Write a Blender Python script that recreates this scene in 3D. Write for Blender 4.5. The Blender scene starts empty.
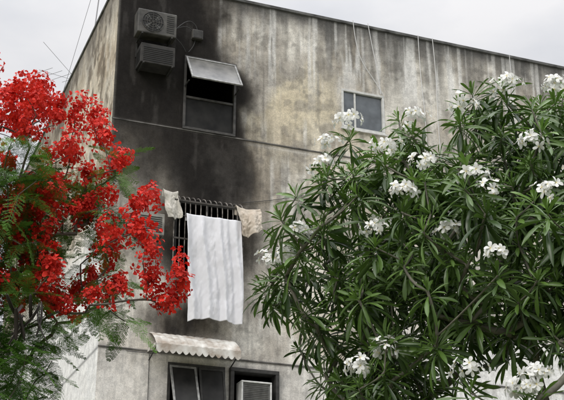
import bpy, math, random
import numpy as np
from mathutils import Vector, Matrix
random.seed(7); rng=np.random.default_rng(11)
scene=bpy.context.scene
scene.view_settings.view_transform='Standard'; scene.view_settings.look='None'; scene.view_settings.exposure=0

# ------------------------------------------------------------ helpers
def link(o,parent=None):
    bpy.context.collection.objects.link(o)
    if parent: o.parent=parent
    return o
def empty(name,loc=(0,0,0),rz=0):
    e=bpy.data.objects.new(name,None); e.location=loc; e.rotation_euler=(0,0,rz); e.empty_display_size=.2
    return link(e)
def mesh_np(name,V,Q,mat,parent=None,attrs=None,colors=None,smooth=False,k=4):
    V=np.asarray(V,dtype=np.float32).reshape(-1,3); Q=np.asarray(Q,dtype=np.int32).reshape(-1,k)
    me=bpy.data.meshes.new(name)
    me.vertices.add(len(V)); me.vertices.foreach_set('co',V.ravel())
    me.loops.add(Q.size); me.loops.foreach_set('vertex_index',Q.ravel())
    me.polygons.add(len(Q)); me.polygons.foreach_set('loop_start',np.arange(0,Q.size,k,dtype=np.int32))
    try: me.polygons.foreach_set('loop_total',np.full(len(Q),k,dtype=np.int32))
    except Exception: pass
    me.polygons.foreach_set('use_smooth',np.full(len(Q),smooth))
    if attrs is not None:
        a=me.attributes.new('var','FLOAT','POINT'); a.data.foreach_set('value',np.asarray(attrs,dtype=np.float32).ravel())
    if colors is not None:
        c=np.ones((len(V),4),dtype=np.float32); c[:,:3]=colors
        a=me.attributes.new('paint','FLOAT_COLOR','POINT'); a.data.foreach_set('color',c.ravel())
    me.update(calc_edges=True); me.validate()
    me.materials.append(mat)
    return link(bpy.data.objects.new(name,me),parent)
def boxes(name,L,mat,parent=None,bevel=0.0):
    V=[];F=[]
    for (x0,x1,y0,y1,z0,z1) in L:
        b=len(V)
        V+=[(x0,y0,z0),(x1,y0,z0),(x1,y1,z0),(x0,y1,z0),(x0,y0,z1),(x1,y0,z1),(x1,y1,z1),(x0,y1,z1)]
        F+=[(b,b+3,b+2,b+1),(b+4,b+5,b+6,b+7),(b,b+1,b+5,b+4),(b+1,b+2,b+6,b+5),(b+2,b+3,b+7,b+6),(b+3,b,b+4,b+7)]
    me=bpy.data.meshes.new(name); me.from_pydata(V,[],F); me.materials.append(mat)
    o=link(bpy.data.objects.new(name,me),parent)
    if bevel:
        m=o.modifiers.new('b','BEVEL'); m.width=bevel; m.segments=2
    return o
def tubes(name,paths,r,mat,parent=None,res=4):
    cu=bpy.data.curves.new(name,'CURVE'); cu.dimensions='3D'; cu.bevel_depth=r; cu.bevel_resolution=2
    for P in paths:
        s=cu.splines.new('NURBS' if len(P)>2 else 'POLY'); s.points.add(len(P)-1)
        for i,p in enumerate(P): s.points[i].co=(p[0],p[1],p[2],1)
        if len(P)>2: s.order_u=3; s.use_endpoint_u=True; s.resolution_u=res
    cu.materials.append(mat)
    return link(bpy.data.objects.new(name,cu),parent)
def mat(name,col,rough=.8,metal=0,spec=.5,noise=0,nscale=8,bump=0,bscale=30,col2=None):
    m=bpy.data.materials.new(name); m.use_nodes=True; nt=m.node_tree; N=nt.nodes; L=nt.links
    b=N['Principled BSDF']; b.inputs['Roughness'].default_value=rough; b.inputs['Metallic'].default_value=metal
    b.inputs['Specular IOR Level'].default_value=spec
    b.inputs['Base Color'].default_value=(*col,1)
    tc=N.new('ShaderNodeTexCoord')
    if noise or col2:
        n=N.new('ShaderNodeTexNoise'); n.inputs['Scale'].default_value=nscale; n.inputs['Detail'].default_value=8
        L.new(tc.outputs['Object'],n.inputs['Vector'])
        cr=N.new('ShaderNodeValToRGB'); cr.color_ramp.elements[0].position=.35; cr.color_ramp.elements[1].position=.65
        c2=col2 or tuple(c*(1-noise) for c in col)
        cr.color_ramp.elements[0].color=(*c2,1); cr.color_ramp.elements[1].color=(*col,1)
        L.new(n.outputs['Fac'],cr.inputs['Fac']); L.new(cr.outputs['Color'],b.inputs['Base Color'])
    if bump:
        n2=N.new('ShaderNodeTexNoise'); n2.inputs['Scale'].default_value=bscale; n2.inputs['Detail'].default_value=6
        L.new(tc.outputs['Object'],n2.inputs['Vector'])
        bp=N.new('ShaderNodeBump'); bp.inputs['Strength'].default_value=bump; bp.inputs['Distance'].default_value=.02
        L.new(n2.outputs['Fac'],bp.inputs['Height']); L.new(bp.outputs['Normal'],b.inputs['Normal'])
    return m
TAB=rng.random((256,256))
def vnoise(x,y,s=0):
    x=x+s*17.37; y=y+s*9.71
    xi=np.floor(x).astype(int); yi=np.floor(y).astype(int); fx=x-xi; fy=y-yi
    fx=fx*fx*(3-2*fx); fy=fy*fy*(3-2*fy)
    a=TAB[xi%256,yi%256]; b=TAB[(xi+1)%256,yi%256]; c=TAB[xi%256,(yi+1)%256]; d=TAB[(xi+1)%256,(yi+1)%256]
    return (a*(1-fx)+b*fx)*(1-fy)+(c*(1-fx)+d*fx)*fy
def fbm(x,y,s=0,o=5):
    r=0;a=.5;t=0
    for i in range(o):
        r=r+a*vnoise(x*2**i,y*2**i,s+i*3); t+=a; a*=.55
    return r/t
sig=lambda x:1/(1+np.exp(-np.clip(x,-30,30)))
ss=lambda x,a,b:(lambda t:t*t*(3-2*t))(np.clip((x-a)/(b-a),0,1))
def lerp(A,B,m): return A*(1-m[...,None])+np.array(B)*m[...,None]

# ------------------------------------------------------------ world, sun, camera
sun_dir=Vector((-.45,-.80,.72)).normalized()
el=math.asin(sun_dir.z); az=math.atan2(sun_dir.x,sun_dir.y)
w=bpy.data.worlds.new('World'); scene.world=w; w.use_nodes=True; N=w.node_tree.nodes; L=w.node_tree.links
bg=N['Background']; bg.inputs['Strength'].default_value=.1
sky=N.new('ShaderNodeTexSky'); sky.sky_type='NISHITA'; sky.sun_disc=False; sky.sun_elevation=el; sky.sun_rotation=az
tc=N.new('ShaderNodeTexCoord'); no=N.new('ShaderNodeTexNoise'); no.inputs['Scale'].default_value=4.6; no.inputs['Detail'].default_value=6; no.inputs['Roughness'].default_value=.5
mp=N.new('ShaderNodeMapping'); mp.inputs['Scale'].default_value=(1,1,2.2)
L.new(tc.outputs['Generated'],mp.inputs['Vector']); L.new(mp.outputs['Vector'],no.inputs['Vector'])
cr=N.new('ShaderNodeValToRGB'); cr.color_ramp.elements[0].position=.36; cr.color_ramp.elements[1].position=.62
cr.color_ramp.elements[0].color=(.75,.77,.82,1); cr.color_ramp.elements[1].color=(1,.99,1.0,1)
L.new(no.outputs['Fac'],cr.inputs['Fac'])
sx=N.new('ShaderNodeSeparateXYZ'); L.new(tc.outputs['Generated'],sx.inputs['Vector'])
mr=N.new('ShaderNodeMapRange'); mr.inputs['From Min'].default_value=0; mr.inputs['From Max'].default_value=1; mr.inputs['To Min'].default_value=7.8; mr.inputs['To Max'].default_value=60
pw=N.new('ShaderNodeMath'); pw.operation='POWER'; pw.inputs[1].default_value=5; pw.use_clamp=True
L.new(sx.outputs['Z'],pw.inputs[0]); L.new(pw.outputs[0],mr.inputs['Value'])
vm=N.new('ShaderNodeVectorMath'); vm.operation='SCALE'; L.new(cr.outputs['Color'],vm.inputs[0]); L.new(mr.outputs['Result'],vm.inputs['Scale'])
mx=N.new('ShaderNodeMix'); mx.data_type='RGBA'; mx.inputs['Factor'].default_value=.93
L.new(sky.outputs['Color'],mx.inputs['A']); L.new(vm.outputs['Vector'],mx.inputs['B']); L.new(mx.outputs['Result'],bg.inputs['Color'])
sl=bpy.data.lights.new('sun','SUN'); sl.energy=1.5; sl.angle=math.radians(28); sl.color=(1,.96,.9)
so=link(bpy.data.objects.new('sun',sl)); so.rotation_euler=sun_dir.to_track_quat('Z','Y').to_euler(); so.location=(-10,-10,25)
cd=bpy.data.cameras.new('camera'); cam=link(bpy.data.objects.new('camera',cd)); cam.location=(0,0,1.6)
cam.rotation_euler=(math.radians(90+22.5),0,0); cd.sensor_width=36; cd.lens=76.6; cd.clip_end=3000; scene.camera=cam

# ------------------------------------------------------------ ground
G=mat('grass_ground',(.07,.10,.035),.95,noise=.5,nscale=3,bump=.5,col2=(.10,.085,.05))
boxes('ground',[(-600,600,-600,600,-.5,0)],G)
PV=mat('pavement_concrete',(.36,.35,.33),.9,noise=.3,nscale=4,bump=.3)
o=boxes('pavement',[(-8,20,-7.5,-.01,.004,.12)],PV,None,.01); o.location=(-3.2083,20.3253,0); o.rotation_euler=(0,0,math.radians(21.5))

# ------------------------------------------------------------ building
B=empty('apartment_building',(-3.2083,20.3253,0),math.radians(21.5))
WALL=bpy.data.materials.new('weathered_render'); WALL.use_nodes=True
nt=WALL.node_tree; N=nt.nodes; L=nt.links; b=N['Principled BSDF']; b.inputs['Roughness'].default_value=.92; b.inputs['Specular IOR Level'].default_value=.15
at=N.new('ShaderNodeAttribute'); at.attribute_name='paint'; tc=N.new('ShaderNodeTexCoord')
def nz(sc,det,vec,rough=.6):
    n=N.new('ShaderNodeTexNoise'); n.inputs['Scale'].default_value=sc; n.inputs['Detail'].default_value=det; n.inputs['Roughness'].default_value=rough
    L.new(vec,n.inputs['Vector']); return n.outputs['Fac']
mp=N.new('ShaderNodeMapping'); mp.inputs['Scale'].default_value=(1,1,.07); L.new(tc.outputs['Object'],mp.inputs['Vector'])
n1=nz(6,10,tc.outputs['Object'],.85); n2=nz(20,4,mp.outputs['Vector']); n4=nz(45,4,tc.outputs['Object'],.7)
def mrange(v,a,b_,c,d_):
    m=N.new('ShaderNodeMapRange'); m.inputs['From Min'].default_value=a; m.inputs['From Max'].default_value=b_; m.inputs['To Min'].default_value=c; m.inputs['To Max'].default_value=d_; L.new(v,m.inputs['Value']); return m.outputs['Result']
m1=mrange(n1,.35,.65,.66,1.30); m2=mrange(n2,.3,.7,.93,1.07); m4=mrange(n4,.35,.65,.84,1.14)
mu=N.new('ShaderNodeMath'); mu.operation='MULTIPLY'; L.new(m1,mu.inputs[0]); L.new(m2,mu.inputs[1])
mu2=N.new('ShaderNodeMath'); mu2.operation='MULTIPLY'; L.new(mu.outputs[0],mu2.inputs[0]); L.new(m4,mu2.inputs[1])
vs=N.new('ShaderNodeVectorMath'); vs.operation='SCALE'; L.new(at.outputs['Color'],vs.inputs[0]); L.new(mu2.outputs[0],vs.inputs['Scale']); L.new(vs.outputs['Vector'],b.inputs['Base Color'])
bp=N.new('ShaderNodeBump'); bp.inputs['Strength'].default_value=.5; bp.inputs['Distance'].default_value=.04
L.new(n1,bp.inputs['Height']); L.new(bp.outputs['Normal'],b.inputs['Normal'])

TOP=14.8
OPEN=[(1.38,2.46,11.72,13.32),(4.76,5.74,12.34,13.24),(1.30,2.58,8.75,10.25),(1.27,2.34,5.6,7.1),(2.42,3.36,5.9,7.1)]
def lines(a,b_,fa,fb,fine,coarse,extra):
    s=set(np.round(np.arange(fa,fb,fine),4))|set(np.round(np.arange(a,b_,coarse),4))|{a,b_}
    s={v for v in s if all(abs(v-e)>fine*.35 for e in extra)}|set(extra)
    return np.array(sorted(s))
def wallgrid(name,us,zs,holes,fn,tx):
    U,Z=np.meshgrid(us,zs,indexing='ij'); nu,nz_=U.shape
    V=tx(U.ravel(),Z.ravel()); col=fn(U,Z).reshape(-1,3)
    i,j=np.meshgrid(np.arange(nu-1),np.arange(nz_-1),indexing='ij'); i=i.ravel(); j=j.ravel()
    cu=(us[i]+us[i+1])/2; cz=(zs[j]+zs[j+1])/2; keep=np.ones(len(i),bool)
    for h in holes: keep&=~((cu>h[0])&(cu<h[1])&(cz>h[2])&(cz<h[3]))
    i=i[keep]; j=j[keep]
    Q=np.stack([i*nz_+j,(i+1)*nz_+j,(i+1)*nz_+j+1,i*nz_+j+1],1)
    return mesh_np(name,V,Q,WALL,B,colors=np.clip(col,.006,.85))
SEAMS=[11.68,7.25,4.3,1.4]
def paint_front(u,z):
    a=fbm(u*.7,z*.7,1); c=fbm(u*2.2,z*1.6,5); wz=fbm(u*.8,z*.8,15)
    C=lerp(np.ones(u.shape+(3,))*np.array([.68,.635,.565]),[.47,.435,.385],ss(a,.44,.66))
    C=lerp(C,[.80,.765,.70],ss(c,.46,.66)*.8)
    C=lerp(C,[.40,.37,.33],ss(fbm(u*1.4+z*.2,z*1.1,17),.5,.62)*.45)
    y=ss(fbm(u*1.3,z*.9,9),.42,.6)*np.exp(-(((u-3.6)/1.6)**2+((z-12.6)/1.1)**2))
    C=lerp(C,[.72,.63,.45],y*.8)
    y2=ss(fbm(u*1.6,z*1.2,19),.5,.7)*.4; C=lerp(C,[.60,.51,.39],y2)
    sm=ss(wz,.40,.60); uu=u+.08*fbm(u*2,z*1.2,16)
    st=fbm(uu*6,z*.5,21); C=C*(1-.30*ss(st,.5,.72)*sm)[...,None]; C=lerp(C,[.82,.80,.76],ss(fbm(uu*7,z*.5,25),.55,.70)*.55*sm)
    C=lerp(C,[.27,.25,.225],ss(fbm(u*1.8,z*2.2,27),.56,.70)*.55)
    C=lerp(C,[.22,.205,.185],ss(fbm(u*6,z*5,29),.58,.70)*.5)
    C=lerp(C,[.20,.19,.175],ss(fbm(uu*10,z*.6,30),.62,.72)*.5*(1-sm*.4))
    d=TOP-z; Lr=.3+1.5*ss(fbm(u*1.1,u*0+3.3,31),.38,.7)*(.25+1.1*fbm(u*7,u*0+1.1,33))
    run=np.clip(1.2-d/Lr,0,1)*(.5+.75*fbm(u*13,z*.6,35)); run=np.clip(run,0,1)
    C=lerp(C,[.085,.085,.085],run*.8)
    band=np.exp(-(d/.2)**2); C=lerp(C,[.06,.06,.06],band*.75)
    wl=ss(fbm(u*8,z*.3,41),.52,.63)*np.exp(-((d-.9)/.9)**2); C=lerp(C,[.80,.79,.77],wl*.7)
    C=lerp(C,[.76,.745,.72],ss(7.3-z,-.2,.4)*.45)
    C=lerp(C,[.84,.84,.83],ss(u,5.6,6.6)*ss(8.3-z,-.2,.3)*.85)
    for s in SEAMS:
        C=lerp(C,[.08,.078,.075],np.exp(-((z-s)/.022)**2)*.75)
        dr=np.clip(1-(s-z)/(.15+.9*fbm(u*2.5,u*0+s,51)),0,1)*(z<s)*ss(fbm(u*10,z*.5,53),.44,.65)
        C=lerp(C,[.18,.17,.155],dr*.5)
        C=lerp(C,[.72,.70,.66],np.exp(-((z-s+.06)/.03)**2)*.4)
    # smoke staining
    nn=(fbm(u*1.2,z*1.0,61)-.5); ur=np.interp(z,[10.2,10.8,12,13,14,14.8],[2.9,3.1,2.8,2.6,2.2,1.9])
    m=sig((ur+nn*1.1-u)/.10)*sig((z-10.45-nn*1.2)/.12)
    m=m*(.95+.05*ss(fbm(u*1.5,z*1.0,67),.35,.6))
    m=m*(1-.34*np.exp(-((u-.3)/.75)**2)*sig((11.6-z)/.10)*(.6+.8*fbm(u*2,z*2,68)))
    m=np.maximum(m,1.0*np.exp(-((((u-2.0)/.98)**2+((z-10.75)/.85)**2))**2))
    m=np.maximum(m,1.0*np.exp(-((((u-1.1)/1.25)**2+((z-13.0)/1.2)**2))**2))
    m=np.maximum(m,1.0*np.exp(-((((u-1.9)/.98)**2+((z-9.6)/1.05)**2))**2)*(.5+fbm(u*3,z*2,71)))
    m=np.maximum(m,1.0*np.exp(-((((u-1.5)/.7)**2+((z-7.85)/.4)**2))**2)*(.4+fbm(u*3,z*2,73)))
    m=np.maximum(m,.25*sig((ur+.34+nn*1.4-u)/.12)*sig((z-10.6)/.2))
    m=np.maximum(m,.35*ss(fbm(u*1.2,z*1.2,75),.4,.62)*sig((2.9-u)/.3)*sig((10.5-z)/.2)*sig((z-9.2)/.4))
    m=np.clip(m,0,1); k=1-(1-m)**1.7
    C=lerp(C,[.22,.165,.115],np.clip(m*1.3,0,1)*.4); C=lerp(C,[.012,.0106,.010],k*.985)
    sc=ss(fbm(u*6,z*1.2,81),.62,.74)*m; C=lerp(C,[.065,.06,.056],sc*.5)
    sc=ss(fbm(u*1.6,z*1.3,83),.5,.68)*m*sig((11.6-z)/.1); C=lerp(C,[.10,.092,.085],sc*.35)
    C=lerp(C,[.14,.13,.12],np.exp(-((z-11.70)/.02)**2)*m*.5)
    C=lerp(C,[.5,.47,.42],np.exp(-(u/.03)**2)*.3)
    return C
def paint_side(v,z):
    a=fbm(v*.9,z*1.0,101); st=fbm(v*5,z*.4,105)
    C=lerp(np.ones(v.shape+(3,))*np.array([.64,.57,.46]),[.46,.385,.29],ss(a,.4,.62))
    C=lerp(C,[.14,.11,.08],ss(fbm(v*3.2,z*2.0,107),.51,.61)*.75)
    C=lerp(C,[.78,.72,.62],ss(fbm(v*4.2,z*2.6,108),.54,.64)*.65)
    C=C*(1-.25*ss(st,.48,.7))[...,None]
    d=TOP-z; run=np.clip(1.1-d/(.3+1.6*fbm(v*2,v*0+2.2,111)),0,1)*(.4+fbm(v*6,z*.8,113)); C=lerp(C,[.11,.10,.09],np.clip(run,0,1)*.8)
    C=lerp(C,[.84,.84,.83],ss(10.0-z,-.5,.8)*.88)
    for s in SEAMS: C=lerp(C,[.10,.1,.1],np.exp(-((z-s)/.022)**2)*.7)
    return C
us=lines(0,16,0,10.8,.028,.25,[o[0] for o in OPEN]+[o[1] for o in OPEN])
zs=lines(0,TOP,5.6,TOP,.035,.25,sorted({o[2] for o in OPEN}|{o[3] for o in OPEN}))
wallgrid('front_wall',us,zs,OPEN,paint_front,lambda u,z:np.stack([u,u*0,z],1))
vs_=lines(0,12,0,8,.05,.25,[]); zs2=lines(0,TOP,5.6,TOP,.05,.25,[])
wallgrid('side_wall',vs_,zs2,[],paint_side,lambda v,z:np.stack([v*0,v,z],1))
PL=mat('plain_render',(.38,.36,.33),.9,noise=.35,nscale=1.5,bump=.3)
mesh_np('rear_walls',[(16,0,0),(16,12,0),(16,12,TOP),(16,0,TOP),(0,12,0),(0,12,TOP),(0,0,TOP-.35),(16,0,TOP-.35),(16,12,TOP-.35),(0,12,TOP-.35)],[(0,1,2,3),(1,4,5,2),(6,7,8,9)],PL,B)
COP=mat('coping',(.15,.15,.148),.95,noise=.7,nscale=4,bump=.6)
boxes('coping',[(-.03,16.03,-.035,.2,TOP+.002,TOP+.07),(-.03,.2,.202,12.03,TOP+.002,TOP+.07)],COP,B,.01)
boxes('ledge',[(-.008,16,-.012,-.0005,11.69,11.712),(-.008,16,-.012,-.0005,7.26,7.28)],mat('ledge',(.20,.19,.18),.95,noise=.8,nscale=3,bump=.4),B)

BURN=mat('burnt_room',(.022,.02,.019),.95,noise=.5,nscale=4)
REV=mat('reveal',(.07,.065,.06),.95,noise=.6,nscale=6,bump=.4)
V=[];Q=[];V2=[];Q2=[]
for (x0,x1,z0,z1) in OPEN:
    for (VV,QQ,y0,y1,e) in ((V,Q,0,.16,0),(V2,Q2,.162,2.0,.15)):
        k=len(VV); VV+=[(x0-e,y0,z0-e),(x1+e,y0,z0-e),(x1+e,y0,z1+e),(x0-e,y0,z1+e),(x0-e,y1,z0-e),(x1+e,y1,z0-e),(x1+e,y1,z1+e),(x0-e,y1,z1+e)]
        QQ+=[(k,k+4,k+5,k+1),(k+1,k+5,k+6,k+2),(k+2,k+6,k+7,k+3),(k+3,k+7,k+4,k)]
        if e: QQ+=[(k+4,k+7,k+6,k+5)]
mesh_np('window_reveals',V,Q,REV,B); mesh_np('rooms',V2,Q2,BURN,B)
ALU=mat('aluminium_frame',(.32,.32,.31),.5,.3,noise=.5,nscale=12)
ALUW=mat('pale_frame',(.66,.66,.64),.5,0,noise=.25,nscale=12)
ALUD=mat('sooty_frame',(.05,.048,.045),.7,.2,noise=.5,nscale=12)
def glass(name,diff,mixd,rough=.08,spec=1.0):
    m=bpy.data.materials.new(name); m.use_nodes=True; nt=m.node_tree; N=nt.nodes; L=nt.links
    b=N['Principled BSDF']; b.inputs['Roughness'].default_value=rough; b.inputs['Specular IOR Level'].default_value=spec; b.inputs['IOR'].default_value=1.5
    tc=N.new('ShaderNodeTexCoord'); n=N.new('ShaderNodeTexNoise'); n.inputs['Scale'].default_value=4; n.inputs['Detail'].default_value=8; L.new(tc.outputs['Object'],n.inputs['Vector'])
    cr=N.new('ShaderNodeValToRGB'); cr.color_ramp.elements[0].position=.3; cr.color_ramp.elements[1].position=.7
    cr.color_ramp.elements[0].color=(*diff,1); cr.color_ramp.elements[1].color=(*mixd,1); L.new(n.outputs['Fac'],cr.inputs['Fac']); L.new(cr.outputs['Color'],b.inputs['Base Color'])
    return m
GL_D=glass('dirty_glass',(.05,.05,.046),(.17,.165,.15),.22,.5)
GL_B=glass('window_glass',(.05,.06,.07),(.13,.15,.17),.05)
GL_S=glass('sooty_glass',(.008,.008,.008),(.03,.029,.027),.4,.2)
def frame(x0,x1,z0,z1,y,t,dep): return [(x0,x1,y,y+dep,z1-t,z1),(x0,x1,y,y+dep,z0,z0+t),(x0,x0+t,y,y+dep,z0+t+.001,z1-t-.001),(x1-t,x1,y,y+dep,z0+t+.001,z1-t-.001)]
def window(name,loc=(0,0,0)):
    e=bpy.data.objects.new(name,None); link(e,B); e.location=loc; return e
def sash(name,x0,x1,ztop,h,ang,ym,fm,gm,par):
    e=bpy.data.objects.new(name,None); link(e,par); e.location=(x0,ym,ztop); e.rotation_euler=(-math.radians(ang),0,0)
    boxes(name+'_frame',frame(0,x1-x0,-h,0,0,.04,.03),fm,e,.004)
    boxes(name+'_glass',[(.03,x1-x0-.03,.012,.018,-h+.03,-.03)],gm,e)
W=window('upper_window')
boxes('frame',frame(1.38,2.46,11.72,13.32,-.03,.05,.1)+[(1.43,2.41,-.01,.05,12.40,12.445)],mat('burnt_aluminium',(.09,.085,.08),.6,.2,noise=.6,nscale=9),W,.004)
boxes('lower_pane',[(1.43,2.41,.02,.026,11.77,12.40)],GL_S,W)
sash('top_sash',1.40,2.44,13.30,.82,34,-.035,ALU,GL_D,W)
boxes('stay_arm',[(1.39,1.41,-.30,-.03,12.62,12.64),(2.43,2.45,-.30,-.03,12.62,12.64)],ALUD,W)
W=window('sliding_window')
boxes('frame',frame(4.76,5.74,12.34,13.24,-.02,.05,.1)+[(5.05,5.09,0,.05,12.392,13.188),(4.72,5.78,-.05,-.021,12.30,12.335)],ALUW,W,.004)
boxes('panes',[(4.81,5.05,.02,.026,12.39,13.19),(5.09,5.69,.035,.041,12.39,13.19)],GL_B,W)
W=window('barred_window')
boxes('frame',frame(1.30,2.58,8.75,10.25,.03,.05,.06)+[(1.92,1.96,.03,.08,8.8,10.2)],ALUD,W)
yc=-.26; bars=[]
for i in range(14):
    x=1.22+i*(2.56-1.22)/13+random.uniform(-.008,.008); bars.append([(x,0.02,10.30),(x,-.12,10.27),(x,yc,10.12),(x+random.uniform(-.012,.012),yc,9.7),(x,yc,9.2),(x,yc,8.75),(x,yc,8.62)])
tubes('bars',bars,.010,mat('rusty_iron',(.28,.255,.23),.8,.1,noise=.8,nscale=10),W)
IR=mat('iron_rail',(.10,.09,.08),.8,.2,noise=.6)
boxes('rails',[(1.20,2.58,yc-.016,yc+.010,z,z+.03) for z in (10.10,9.35,8.62)]+[(x,x+.025,yc+.011,0,z,z+.025) for x in (1.205,2.55) for z in (10.10,8.62)],IR,W)
W=window('lower_window')
boxes('frame',frame(1.27,2.34,5.6,7.1,-.02,.05,.1)+[(1.79,1.83,-.01,.05,5.65,7.05)],ALUD,W)
sash('sash_a',1.30,1.79,7.05,1.0,24,-.03,ALU,GL_S,W); sash('sash_b',1.84,2.32,7.05,1.0,14,-.03,ALUD,GL_S,W)
W=window('small_window')
boxes('surround',frame(2.42,3.36,5.9,7.1,-.10,.07,.26),ALUD,W,.005)
boxes('sill',[(2.36,3.44,-.14,-.0005,6.25,6.30)],ALUD,W,.004)
boxes('infill',[(2.49,3.29,.0,.05,5.97,6.37)],BURN,W)

# ------------------------------------------------------------ awning
A=empty('window_awning'); A.parent=B
AW=mat('painted_sheet_metal',(.64,.63,.59),.6,0,noise=.45,nscale=5,bump=.2,col2=(.30,.25,.20))
xs=np.linspace(.90,2.46,105); V=[];Q=[]
prof=[(-.002,7.60),(-.2,7.53),(-.4,7.40),(-.52,7.28),(-.525,7.27)]
def corr(x): return .012*abs(math.sin((x-.9)/1.56*math.pi*13))
for x in xs:
    for (y,z) in prof: V.append((x,y,z+corr(x)))
    s=abs(math.sin((x-.9)/1.56*math.pi*13)); V.append((x,-.53,7.17-.06*s))
for i in range(len(xs)-1):
    for j in range(5): a=i*6+j; Q.append((a,a+6,a+7,a+1))
o=mesh_np('canopy',V,Q,AW,A); m=o.modifiers.new('s','SOLIDIFY'); m.thickness=.004
boxes('end_plates',[(.885,.897,-.50,-.003,7.24,7.29),(2.463,2.475,-.50,-.003,7.24,7.29)],AW,A)
tubes('struts',[[(x,-.01,7.1),(x,-.5,7.24)] for x in (.92,2.44)],.012,ALUD,A)

# ------------------------------------------------------------ air conditioners
ACM=mat('ac_casing',(.085,.08,.07),.6,noise=.7,nscale=5,bump=.1); ACD=mat('ac_dark',(.012,.012,.012),.7)
def circ(cx,cz,r,y,n=28): return [(cx+r*math.cos(2*math.pi*i/n),y,cz+r*math.sin(2*math.pi*i/n)) for i in range(n+1)]
def condenser(par,x0,z0,wd=.80,h=.55,dep=.30,y0=-.42):
    y1=y0+dep; boxes('casing',[(x0,x0+wd,y0,y1,z0,z0+h)],ACM,par,.02)
    cx=x0+.30; cz=z0+h/2
    V=[(cx,y0-.003,cz)]+[(cx+.215*math.cos(t),y0-.003,cz+.215*math.sin(t)) for t in np.linspace(0,2*math.pi,33)[:-1]]
    mesh_np('fan_recess',V,[(0,1+i,1+(i+1)%32) for i in range(32)],ACD,par,k=3)
    tubes('guard',[circ(cx,cz,r,y0-.012) for r in (.215,.17,.12,.07)]+[[(cx,y0-.014,cz),(cx+.215*math.cos(t),y0-.014,cz+.215*math.sin(t))] for t in np.linspace(0,2*math.pi,9)[:-1]],.0045,ACM,par)
    V=[];Q=[]
    for k in range(4):
        a=k*math.pi/2+.3; b_=len(V)
        for r,da,dy in ((.03,0,0),(.03,.5,-.002),(.19,.25,-.003),(.19,.75,0)): V.append((cx+r*math.cos(a+da),y0-.006+dy,cz+r*math.sin(a+da)))
        Q.append((b_,b_+1,b_+3,b_+2))
    mesh_np('fan_blades',V,Q,mat('fan_grey',(.08,.08,.08),.6),par)
    boxes('panel_slots',[(x0+.58,x0+wd-.05,y0-.006,y0-.001,z0+.08+i*.045,z0+.095+i*.045) for i in range(9)],ACD,par)
    boxes('bracket',[(x0+.08,x0+.11,y0-.02,0,z0-.035,z0-.003),(x0+wd-.11,x0+wd-.08,y0-.02,0,z0-.035,z0-.003),(x0+.08,x0+.11,-.03,-.001,z0-.35,z0-.036),(x0+wd-.11,x0+wd-.08,-.03,-.001,z0-.35,z0-.036)],ALUD,par)
a1=empty('air_conditioner'); a1.parent=B; condenser(a1,.30,13.42,.78,.52)
tubes('pipes',[[(1.05,-.2,13.7),(1.3,-.1,13.95),(1.55,-.03,13.9),(1.6,-.02,13.6),(1.45,-.03,13.4)],[(1.06,-.2,13.6),(1.3,-.12,13.5),(1.38,-.05,13.38)],[(1.05,-.2,13.65),(1.35,-.1,14.1),(1.6,-.03,14.05),(1.62,-.03,13.9)]],.008,mat('pipe_lagging',(.05,.05,.05),.8),a1)
jb=empty('junction_box'); jb.parent=B
boxes('housing',[(1.50,1.72,-.10,-.001,13.70,13.90)],ACM,jb,.008); boxes('lid',[(1.515,1.705,-.108,-.1005,13.715,13.885)],ALUD,jb,.003)
def window_ac(par,x0,z0,wd,h,dep,m,yb=-.001):
    boxes('casing',[(x0,x0+wd,-dep,yb,z0,z0+h)],m,par,.012)
    boxes('rear_grille',[(x0+.05,x0+wd-.05,-dep-.008,-dep-.001,z0+.05+i*.04,z0+.065+i*.04) for i in range(int((h-.08)/.04))],ACD,par)
    boxes('side_louvres',[(x0-.006,x0-.001,-dep+.06,-.06,z0+.06+i*.04,z0+.075+i*.04) for i in range(int((h-.1)/.04))],ACD,par)
    boxes('bracket',[(x0+.04,x0+.07,-dep-.03,-.001,z0-.03,z0-.003),(x0+wd-.07,x0+wd-.04,-dep-.03,-.001,z0-.03,z0-.003)],ALUD,par)
a2=empty('air_conditioner'); a2.parent=B; window_ac(a2,.40,12.80,.68,.42,.38,mat('ac_burnt',(.035,.032,.029),.8,noise=.6,nscale=7))
a3=empty('air_conditioner'); a3.parent=B; window_ac(a3,.50,9.35,.52,.42,.32,mat('ac_old',(.30,.29,.26),.8,noise=.5,nscale=7))
a4=empty('air_conditioner'); a4.parent=B
boxes('casing',frame(2.58,3.16,6.40,6.84,-.24,.03,.30)+[(2.612,3.128,-.20,.06,6.432,6.808)],ALUW,a4,.006)
boxes('face',[(2.62,3.12,-.215,-.203,6.44,6.80)],mat('ac_face',(.17,.17,.165),.6,noise=.5,nscale=10),a4)
boxes('grille',[(2.64,3.10,-.223,-.2155,6.47+i*.033,6.482+i*.033) for i in range(10)],ACM,a4)

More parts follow.
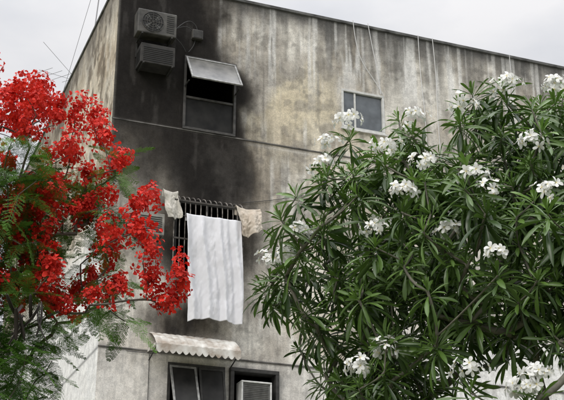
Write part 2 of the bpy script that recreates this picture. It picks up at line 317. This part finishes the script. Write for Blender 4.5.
# ------------------------------------------------------------ cloths
def drape(name,u0,u1,zr,yr,lf,lb,m,amp,nf,seed,taper=0.,skew=0.,crump=.0,nx=70,nz_=90,rag=.03,point=0.):
    r=np.random.default_rng(seed); ph=r.random(6)*6.28
    S,T=np.meshgrid(np.linspace(0,1,nx),np.linspace(0,1,nz_),indexing='ij')
    tot=lb+.06+lf; D=T*tot-(lb+.03)
    fd=np.clip(D/lf,0,1)
    lfv=1+rag*(fbm(S*2,S*0+seed,seed,2)-.5)*2-point*np.abs(S-.4)*1.6
    z=np.where(D>0,zr-np.maximum(D-.02,0)*lfv,zr-np.maximum(-D-.02,0))
    z=z+.014*np.exp(-(D/.04)**2)
    y=yr+np.where(D>0,-.018,.02)*np.clip(np.abs(D)/.03,0,1)
    w_=np.clip(D/.5,0,1)**.7*.8+.2
    g=S+.05*np.sin(fd*3+ph[1])+.10*(fbm(S*2,fd*1.2,seed+12)-.5)
    fold=np.sin(g*nf*6.28+ph[0])*.8*(.3+1.2*fbm(S*2.5,fd*1.0,seed+9))+np.sin(g*nf*2.1*6.28+ph[2]+.8*fd)*.35*(.2+1.3*fbm(S*3,fd*1.4,seed+10))+(fbm(S*3,fd*2,seed+2)-.5)*1.6+(fbm(S*8+fd*4,fd*6,seed+3)-.5)*.6
    y=y-(amp*fold*w_+amp*1.1*w_)*(D>-.02)
    y=y-crump*(fbm(S*5,fd*5,seed+4,3)-.35)*2*w_
    x=u0+(u1-u0)*(S+taper*(S-.5)*fd)+skew*fd+.025*np.sin(fd*5+S*2+ph[3])*fd+crump*(fbm(S*3+3,fd*3,seed+6,3)-.5)
    z=z+.035*np.sin(S*3.1+ph[4])*(fd)-crump*.5*(fbm(S*3,fd*3,seed+8,3)-.5)
    z=z-.05*np.sin(S*math.pi)*np.exp(-(D/.15)**2)*(crump>0)
    V=np.stack([x,y,z],-1).reshape(-1,3); i,j=np.meshgrid(np.arange(nx-1),np.arange(nz_-1),indexing='ij'); i=i.ravel(); j=j.ravel()
    Q=np.stack([i*nz_+j,(i+1)*nz_+j,(i+1)*nz_+j+1,i*nz_+j+1],1)
    o=mesh_np(name,V,Q,m,B,smooth=True); md=o.modifiers.new('s','SOLIDIFY'); md.thickness=.004; return o
SH=mat('white_cotton',(.68,.68,.71),.85,spec=.2,bump=.15,bscale=10)
drape('bed_sheet',1.42,2.50,9.83,-.29,2.02,.10,SH,.062,3.3,3,taper=-.03,skew=.05,nx=120,nz_=140)
boxes('washing_rail',[(1.30,2.60,-.292,-.278,9.80,9.812)],IR,B)
drape('pillowcase',.98,1.27,10.28,-.24,.66,.12,mat('offwhite_cloth',(.60,.57,.51),.9,noise=.3,nscale=5,bump=.2),.05,1.1,5,taper=-.1,skew=.08,crump=.03,nx=50,nz_=60,rag=.2,point=.3)
drape('towel',2.38,2.88,10.14,-.27,.66,.15,mat('beige_cloth',(.52,.44,.36),.9,noise=.3,nscale=4,bump=.2,col2=(.58,.53,.46)),.07,1.3,8,taper=-.15,skew=.08,crump=.035,nx=60,nz_=60,rag=.2,point=.3)

# ------------------------------------------------------------ cables, antennas
CB=mat('pale_cable',(.45,.45,.45),.6); CBD=mat('dark_cable',(.03,.03,.03),.6)
C1=empty('wall_cable'); C1.parent=B
tubes('cable',[[(5.05,-.05,14.9),(5.1,-.03,14.4),(5.25,-.04,13.9),(5.5,-.03,13.6),(5.72,-.03,13.25)],[(5.4,-.05,14.9),(5.5,-.04,14.3),(5.62,-.03,13.7),(5.66,-.03,13.26)],
 [(6.6,-.05,14.87),(6.62,-.03,13.8),(6.7,-.04,12.9),(6.68,-.03,11.7)],[(6.95,-.05,14.87),(7.0,-.05,14.0),(6.98,-.03,12.9),(7.02,-.03,11.7)],[(8.9,-.03,14.87),(8.92,-.03,13.5),(8.9,-.03,12.4)]],.008,mat('white_cable',(.62,.62,.62),.6),C1)
tubes('conduit',[[(3.9,-.02,10.7),(3.3,-.02,10.5),(2.62,-.02,10.35)],[(.5,-.02,7.22),(1.05,-.02,7.22)],[(.92,-.02,7.2),(.93,-.02,6.0),(.93,-.02,4.0)]],.006,CBD,C1)
AN=mat('antenna_metal',(.24,.24,.25),.5,.6)
an=empty('tv_antenna'); an.parent=B
tubes('mast',[[(.35,6.1,14.4),(.35,6.1,15.7)]],.012,AN,an)
tubes('elements',[[(-.6,5.5,15.4),(1.0,6.5,15.75)]]+[[(-.5+i*.26+.18,5.56+i*.164-.24,15.42+i*.06),(-.5+i*.26-.18,5.56+i*.164+.24,15.42+i*.06)] for i in range(5)]+[[(.35,6.1,15.7),(-.5,5.9,16.4)]],.005,AN,an)
an2=empty('roof_mast'); an2.parent=B
tubes('mast',[[(.15,3.2,14.6),(.22,3.15,16.0),(.32,3.1,17.6)]],.014,AN,an2)
boxes('foot_plate',[(.08,.22,3.1,3.25,14.87,14.9)],AN,an2)
tubes('stay',[[(.2,3.15,16.9),(-.0,5.5,14.9)]],.005,AN,an2)

# ------------------------------------------------------------ vegetation tools
def rot_from_dir(d,spin):
    d=np.asarray(d,float); d/=np.linalg.norm(d); h=np.array([1,0,0]) if abs(d[0])<.8 else np.array([0,1,0])
    x=np.cross(h,d); x/=np.linalg.norm(x); y=np.cross(d,x); c,s=math.cos(spin),math.sin(spin)
    return np.stack([x*c+y*s,-x*s+y*c,d],1)
class Acc:
    def __init__(s): s.V=[];s.Q=[];s.A=[];s.n=0
    def add(s,V,Q,A,M,p):
        s.V.append(V@M.T+p); s.Q.append(Q+s.n); s.A.append(A); s.n+=len(V)
    def get(s): return np.concatenate(s.V),np.concatenate(s.Q),np.concatenate(s.A)
def strip(stations,bend,vfold):
    V=[];Q=[]
    for (t,w_) in stations:
        z=-bend*t*t; V+=[(t,-w_,z+vfold*w_),(t,0,z),(t,w_,z+vfold*w_)]
    for i in range(len(stations)-1):
        a=i*3; Q+=[(a,a+3,a+4,a+1),(a+1,a+4,a+5,a+2)]
    return np.array(V,float),np.array(Q)
def Rz(a): c,s=math.cos(a),math.sin(a); return np.array([[c,-s,0],[s,c,0],[0,0,1.]])
def Ry(a): c,s=math.cos(a),math.sin(a); return np.array([[c,0,s],[0,1,0],[-s,0,c]])
def Rx(a): c,s=math.cos(a),math.sin(a); return np.array([[1,0,0],[0,c,-s],[0,s,c]])
def skeleton(name,trunk,tips,rt,expo,mt,parent,sag=.15,step=5,lowpen=1.5):
    P=[np.array(p,float) for p in trunk]; par=[-1]+list(range(len(trunk)-1)); tipn=[]
    c=P[-1]; order=sorted(range(len(tips)),key=lambda i:np.linalg.norm(tips[i]-c)); cand0=max(0,len(trunk)-3)
    for i in order:
        t=np.asarray(tips[i],float); X=np.array(P[cand0:]); dv=t-X; d=np.linalg.norm(dv,axis=1)
        up=dv[:,2]/np.maximum(d,1e-3); cost=d*(1+lowpen*np.clip(.45-up,0,2))+ (d<.12)*3
        j=int(np.argmin(cost))+cand0; a=P[j]; dd=np.linalg.norm(t-a)
        ctrl=a+(t-a)*.55-np.array([0,0,sag*dd])+rng.normal(0,.05*dd,3); last=j
        for k in range(1,step+1):
            s=k/step; p=(1-s)**2*a+2*s*(1-s)*ctrl+s*s*t; P.append(p); par.append(last); last=len(P)-1
        tipn.append(last)
    n=len(P); cnt=np.zeros(n)
    for t in tipn: cnt[t]+=1
    for i in range(n-1,0,-1): cnt[par[i]]+=cnt[i]
    rad=rt*np.maximum(cnt,1)**expo; K=7; P=np.array(P); V=np.zeros((n,K,3)); ch=[[] for _ in range(n)]
    for i in range(1,n): ch[par[i]].append(i)
    for i in range(n):
        d=P[i]-P[par[i]] if par[i]>=0 else P[1]-P[0]; d=d/(np.linalg.norm(d)+1e-9); x=np.cross(d,[.31,.94,.12]); x/=np.linalg.norm(x)+1e-9; y=np.cross(d,x)
        for k in range(K): V[i,k]=P[i]+rad[i]*(x*math.cos(2*math.pi*k/K)+y*math.sin(2*math.pi*k/K))
    VV=list(V.reshape(-1,3)); Q=[]
    for i in range(1,n):
        p=par[i]; base=p*K
        if rad[p]>rad[i]*1.5 and len(ch[p])>1:
            base=len(VV)
            for k in range(K): VV.append(P[p]+(V[i,k]-P[i])*1.15)
        for k in range(K): Q.append((base+k,base+(k+1)%K,i*K+(k+1)%K,i*K+k))
    mesh_np(name,VV,Q,mt,parent,smooth=True)
def leafmat(name,c_dark,c_light,rough,trans,spec=.5):
    m=bpy.data.materials.new(name); m.use_nodes=True; nt=m.node_tree; N=nt.nodes; L=nt.links; b=N['Principled BSDF']
    at=N.new('ShaderNodeAttribute'); at.attribute_name='var'; cr=N.new('ShaderNodeValToRGB')
    cr.color_ramp.elements[0].color=(*c_dark,1); cr.color_ramp.elements[1].color=(*c_light,1); L.new(at.outputs['Fac'],cr.inputs['Fac']); L.new(cr.outputs['Color'],b.inputs['Base Color'])
    b.inputs['Roughness'].default_value=rough; b.inputs['Specular IOR Level'].default_value=spec
    if trans:
        tr=N.new('ShaderNodeBsdfTranslucent'); L.new(cr.outputs['Color'],tr.inputs['Color']); ms=N.new('ShaderNodeMixShader'); ms.inputs['Fac'].default_value=trans
        L.new(b.outputs[0],ms.inputs[1]); L.new(tr.outputs[0],ms.inputs[2]); L.new(ms.outputs[0],N['Material Output'].inputs['Surface'])
    return m

# ------------------------------------------------------------ plumeria tree
PT=empty('plumeria_tree')
BK=mat('plumeria_bark',(.17,.16,.125),.85,noise=.4,nscale=14,bump=.4)
ctr=np.array([2.35,9.6,4.65]); rad_=np.array([2.46,1.5,1.80])
flow=np.array([(.57,9.05,6.0),(.82,8.7,5.6),(1.07,8.9,5.96),(1.42,8.6,5.93),(1.48,8.1,4.95),(1.52,8.0,4.44),(-.10,9.4,4.88),(.03,9.2,4.84),(.14,9.0,4.98),
(1.91,8.4,5.5),(2.24,8.8,6.2),(.32,9.1,5.62),(.9,8.4,5.08),(1.09,8.4,5.33),(1.43,8.2,5.13),(1.85,8.8,6.2),(1.77,8.1,3.6),(1.31,8.2,3.65),(1.67,8.1,3.5),
(.57,8.7,3.8),(.75,8.6,3.9),(.71,8.6,4.87),(1.93,8.1,4.95),(.40,9.2,5.86),(1.25,8.4,4.75),(2.9,8.5,5.8),(3.3,9.0,5.3),(3.0,8.3,4.7),(2.6,10.6,6.2),(1.6,10.9,5.9),(3.6,10.3,5.2)])
tips=[f-np.array([0,0,.10]) for f in flow]; dirs=[np.array([0,-.2,1.]) for f in flow]
tries=0
while len(tips)<820 and tries<120000:
    tries+=1
    v=rng.normal(size=3); v/=np.linalg.norm(v); r=.42+.6*rng.random()**.55
    lump=1+.11*math.sin(v[0]*7+1)*math.cos(v[2]*6+v[1]*5)
    p=ctr+rad_*v*r*lump
    if p[2]<3.1: continue
    if p[1]>9.9 and rng.random()<.45: continue
    if p[2]<4.6 and p[0]<.06+(4.6-p[2])*.45: continue
    if 1.15<p[0]<3.0 and p[2]<4.12+.27*(p[1]-9) and rng.random()<.93: continue
    if min(np.sum((np.array(tips)-p)**2,axis=1))<.125**2: continue
    tips.append(p); dv=v*np.array([1,1,.6])*.75+np.array([0,0,.75])+rng.normal(0,.18,3); dirs.append(dv/np.linalg.norm(dv))
skeleton('stems',[(2.1,9.8,0),(2.12,9.78,.6),(2.06,9.76,1.2),(2.1,9.72,1.7),(2.1,9.7,2.2)],tips,.0068,.34,BK,PT,sag=.12,lowpen=1.2)
ST=[(0,.010),(.2,.03),(.45,.056),(.68,.078),(.86,.07),(.95,.038),(1,.004)]
def rosette(seed):
    r=np.random.default_rng(seed); acc=Acc(); n=int(r.integers(23,30))
    for i in range(n):
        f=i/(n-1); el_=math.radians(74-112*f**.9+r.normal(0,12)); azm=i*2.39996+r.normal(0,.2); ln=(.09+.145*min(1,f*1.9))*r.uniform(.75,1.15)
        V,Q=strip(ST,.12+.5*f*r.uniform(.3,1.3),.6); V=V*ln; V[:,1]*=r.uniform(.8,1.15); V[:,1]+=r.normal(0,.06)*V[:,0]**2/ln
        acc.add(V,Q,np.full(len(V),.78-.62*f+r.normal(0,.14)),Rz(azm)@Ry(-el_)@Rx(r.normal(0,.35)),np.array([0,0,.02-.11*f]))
    return acc.get()
ROS=[rosette(s) for s in range(10)]
acc=Acc()
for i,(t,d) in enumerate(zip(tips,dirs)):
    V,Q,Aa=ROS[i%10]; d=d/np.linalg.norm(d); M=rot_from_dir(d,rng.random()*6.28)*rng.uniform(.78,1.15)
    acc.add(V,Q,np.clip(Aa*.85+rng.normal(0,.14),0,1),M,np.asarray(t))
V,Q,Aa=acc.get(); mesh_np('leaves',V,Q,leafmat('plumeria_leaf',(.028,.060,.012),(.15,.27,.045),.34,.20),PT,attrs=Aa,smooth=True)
def pflower(seed):
    r=np.random.default_rng(seed); acc=Acc()
    for k in range(5):
        V,Q=strip([(0,.05),(.2,.12),(.5,.27),(.8,.30),(.95,.18),(1,.05)],r.uniform(.1,.6),.25); V=V*.043
        acc.add(V,Q,np.clip(V[:,0]/.010,0,1),Rz(k*1.2566)@Ry(-math.radians(r.uniform(8,40)))@Rx(.35),np.zeros(3))
    return acc.get()
PF=[pflower(s) for s in range(5)]
acc=Acc()
for fi,f in enumerate(flow):
    for k in range(int(rng.integers(7,19)) if fi!=6 else 15):
        v=rng.normal(size=3); v[2]=abs(v[2])*.6; v[1]-=.5; v/=np.linalg.norm(v); V,Q,Aa=PF[k%5]
        acc.add(V,Q,Aa,rot_from_dir(v,rng.random()*6)*rng.uniform(.75,1.25),f+v*np.array([.12,.12,.09])*rng.uniform(.4,1.2)+np.array([0,-.03,.04]))
V,Q,Aa=acc.get(); mesh_np('flowers',V,Q,leafmat('white_petal',(.70,.58,.12),(.78,.78,.76),.6,.2,.2),PT,attrs=Aa,smooth=True)

# ------------------------------------------------------------ flame tree
FT=empty('flame_tree')
def inpoly(x,z,P):
    c=False; n=len(P)
    for i in range(n):
        x1,z1=P[i]; x2,z2=P[(i+1)%n]
        if (z1>z)!=(z2>z) and x<(x2-x1)*(z-z1)/(z2-z1)+x1: c=not c
    return c
RED=[(-4.6,7.3),(-3.6,7.8),(-2.86,7.45),(-2.46,7.42),(-2.08,7.15),(-1.83,6.8),(-1.57,6.42),(-1.33,6.2),(-1.33,6.08),(-1.48,5.85),(-1.58,5.4),(-1.45,5.12),(-1.75,4.95),(-2.0,4.9),(-2.24,5.0),(-2.9,5.15),(-4.2,5.4),(-4.8,6.2)]
cl=[(-1.27,10.6,5.62),(-1.27,10.5,5.42),(-1.22,10.6,5.24),(-1.19,10.7,5.12),(-.97,10.6,5.28),(-.95,10.7,5.14),(-1.36,10.9,6.12),(-1.45,10.8,6.0),(-1.6,10.8,6.5),(-1.75,10.7,6.75),(-2.05,10.8,7.08),(-2.45,10.8,7.32),(-2.75,10.8,7.25),(-1.08,10.7,5.02),(-1.38,10.6,5.75)]
cl=[np.array(c) for c in cl]; tries=0
while len(cl)<225 and tries<30000:
    tries+=1; x=rng.uniform(-4.8,-1.2); z=rng.uniform(4.9,7.8)
    if not inpoly(x,z,RED): continue
    if fbm(np.array([x*1.7]),np.array([z*1.7]),201)[0]<.41 and rng.random()<.7: continue
    y=rng.uniform(10.2,11.6); p=np.array([x,y,1.6+(z-1.6)*y/10.8])
    if min(np.sum((np.array(cl)-p)**2,axis=1))<.16**2: continue
    cl.append(p)
lv=[]
for (n,x0,x1,z0,z1,y0,y1) in ((70,-3.1,-2.25,5.1,6.4,10.0,11.0),(200,-3.5,-2.18,3.5,5.0,10.2,11.4),(8,-1.9,-1.45,4.85,5.25,10.4,11.3),(60,-2.9,-1.6,5.3,6.7,10.8,12.0),(50,-5,-3,4,7.4,10.4,12)):
    for _ in range(n): lv.append(np.array([rng.uniform(x0,x1),rng.uniform(y0,y1),rng.uniform(z0,z1)]))
BK2=mat('flame_tree_bark',(.13,.11,.09),.9,noise=.4,nscale=12,bump=.4)
alltips=[c-np.array([.02,0,.1]) for c in cl]+lv
skeleton('trunk_and_branches',[(-4.6,11.3,0),(-4.6,11.25,1),(-4.5,11.2,2),(-4.35,11.15,2.9),(-4.1,11.1,3.7),(-3.8,11.05,4.3)],alltips,.0045,.40,BK2,FT,sag=-.06,lowpen=.5)
def rflower(seed):
    r=np.random.default_rng(seed); acc=Acc()
    for k in range(5):
        V,Q=strip([(0,.03),(.35,.06),(.55,.26),(.75,.36),(.92,.28),(1,.12)],r.uniform(.1,.7),.3); V=V*.054; V+=r.normal(0,.0034,V.shape)*(V[:,:1]>.02)
        acc.add(V,Q,np.clip(r.uniform(.3,.9)+V[:,0]*3-.1,0,1),Rz(k*1.2566+r.normal(0,.2))@Ry(-math.radians(r.uniform(-10,45)))@Rx(r.normal(0,.35)),np.zeros(3))
    return acc.get()
RF=[rflower(s+40) for s in range(8)]
acc=Acc()
for c in cl:
    ax=rng.normal(0,.35,3)+np.array([.1,-.15,.8]); ax/=np.linalg.norm(ax); S=rng.uniform(.75,1.3)
    for k in range(int(rng.integers(16,30))):
        v=rng.normal(size=3); v/=np.linalg.norm(v); V,Q,Aa=RF[int(rng.integers(8))]; h=rng.uniform(-.1,.12)
        acc.add(V,Q,np.clip(Aa+rng.normal(0,.18),0,1),rot_from_dir(v+ax*.5,rng.random()*6)*rng.uniform(.7,1.1),c+(ax*h+v*rng.uniform(.04,.115))*S)
V,Q,Aa=acc.get(); mesh_np('flowers',V,Q,leafmat('scarlet_petal',(.36,.010,.008),(.80,.045,.028),.55,.25,.2),FT,attrs=Aa,smooth=True)
def fern(seed):
    r=np.random.default_rng(seed); V=[];Q=[]; Lr=.38; npn=13; dr=r.uniform(.15,.6)
    def quad(p,d,n_,l,w_):
        k=len(V); V.extend([p-n_*w_*.3,p+d*l*.5-n_*w_,p+d*l,p+d*l*.5+n_*w_]); Q.append((k,k+1,k+2,k+3))
    for i in range(npn):
        t=(i+1)/npn; P0=np.array([Lr*t,0,-dr*Lr*t*t]); tang=np.array([1,0,-2*dr*t]); tang/=np.linalg.norm(tang)
        Lp=.10*math.sin(math.pi*(.15+.8*t))**.7
        for s in (-1,1):
            a=math.radians(62-12*t+r.normal(0,4)); pd=tang*math.cos(a)+np.array([0,s*math.sin(a),-.12+r.normal(0,.1)]); pd/=np.linalg.norm(pd)
            nn=np.cross(pd,[0,0,1]); nn/=np.linalg.norm(nn); m=10
            for j in range(m):
                q=P0+pd*Lp*(j+.6)/m
                for s2 in (-1,1): ld=nn*s2*.93+pd*.4+np.array([0,0,r.normal(0,.2)]); quad(q,ld/np.linalg.norm(ld),pd,.0145,.0042)
    k=len(V)
    for i in range(7):
        t=i/6; V.extend([np.array([Lr*t,-.0022,-dr*Lr*t*t]),np.array([Lr*t,.0022,-dr*Lr*t*t])])
        if i: a=k+2*i-2; Q.append((a,a+2,a+3,a+1))
    return np.array(V),np.array(Q),np.full(len(V),.5)
FN=[fern(s) for s in range(5)]
acc=Acc()
for p in lv:
    n=int(rng.integers(3,5)); a0=rng.random()*6.28; br=.05 if p[2]<5.1 else 0
    for k in range(n):
        V,Q,Aa=FN[int(rng.integers(5))]; azm=a0+k*6.28/n+rng.normal(0,.3)
        acc.add(V,Q,np.clip(Aa+br+rng.normal(0,.30),0,1),Rz(azm)@Ry(-math.radians(rng.uniform(-45,35)))@Rx(rng.normal(0,.3))*rng.uniform(.7,1.05),p)
V,Q,Aa=acc.get(); mesh_np('leaves',V,Q,leafmat('fern_leaf',(.022,.058,.010),(.13,.28,.04),.6,.25,.15),FT,attrs=Aa)
acc=Acc()
for k in range(9):
    V,Q=strip([(0,.01),(.05,.04),(.2,.06),(.5,.065),(.8,.06),(.95,.04),(1,.01)],rng.uniform(-.5,.6),.2); V=V*rng.uniform(.22,.34)
    p=np.array([rng.uniform(-2.4,-2.05),rng.uniform(9.8,10.1),rng.uniform(4.62,4.85)])
    acc.add(V,Q,np.zeros(len(V)),Rz(rng.random()*6.28)@Ry(math.radians(rng.uniform(50,85))),p)
V,Q,Aa=acc.get(); o=mesh_np('seed_pods',V,Q,mat('pod',(.018,.012,.010),.6),FT,smooth=True); m=o.modifiers.new('s','SOLIDIFY'); m.thickness=.007
print('verts',sum(len(o.data.vertices) for o in bpy.data.objects if o.type=='MESH'))
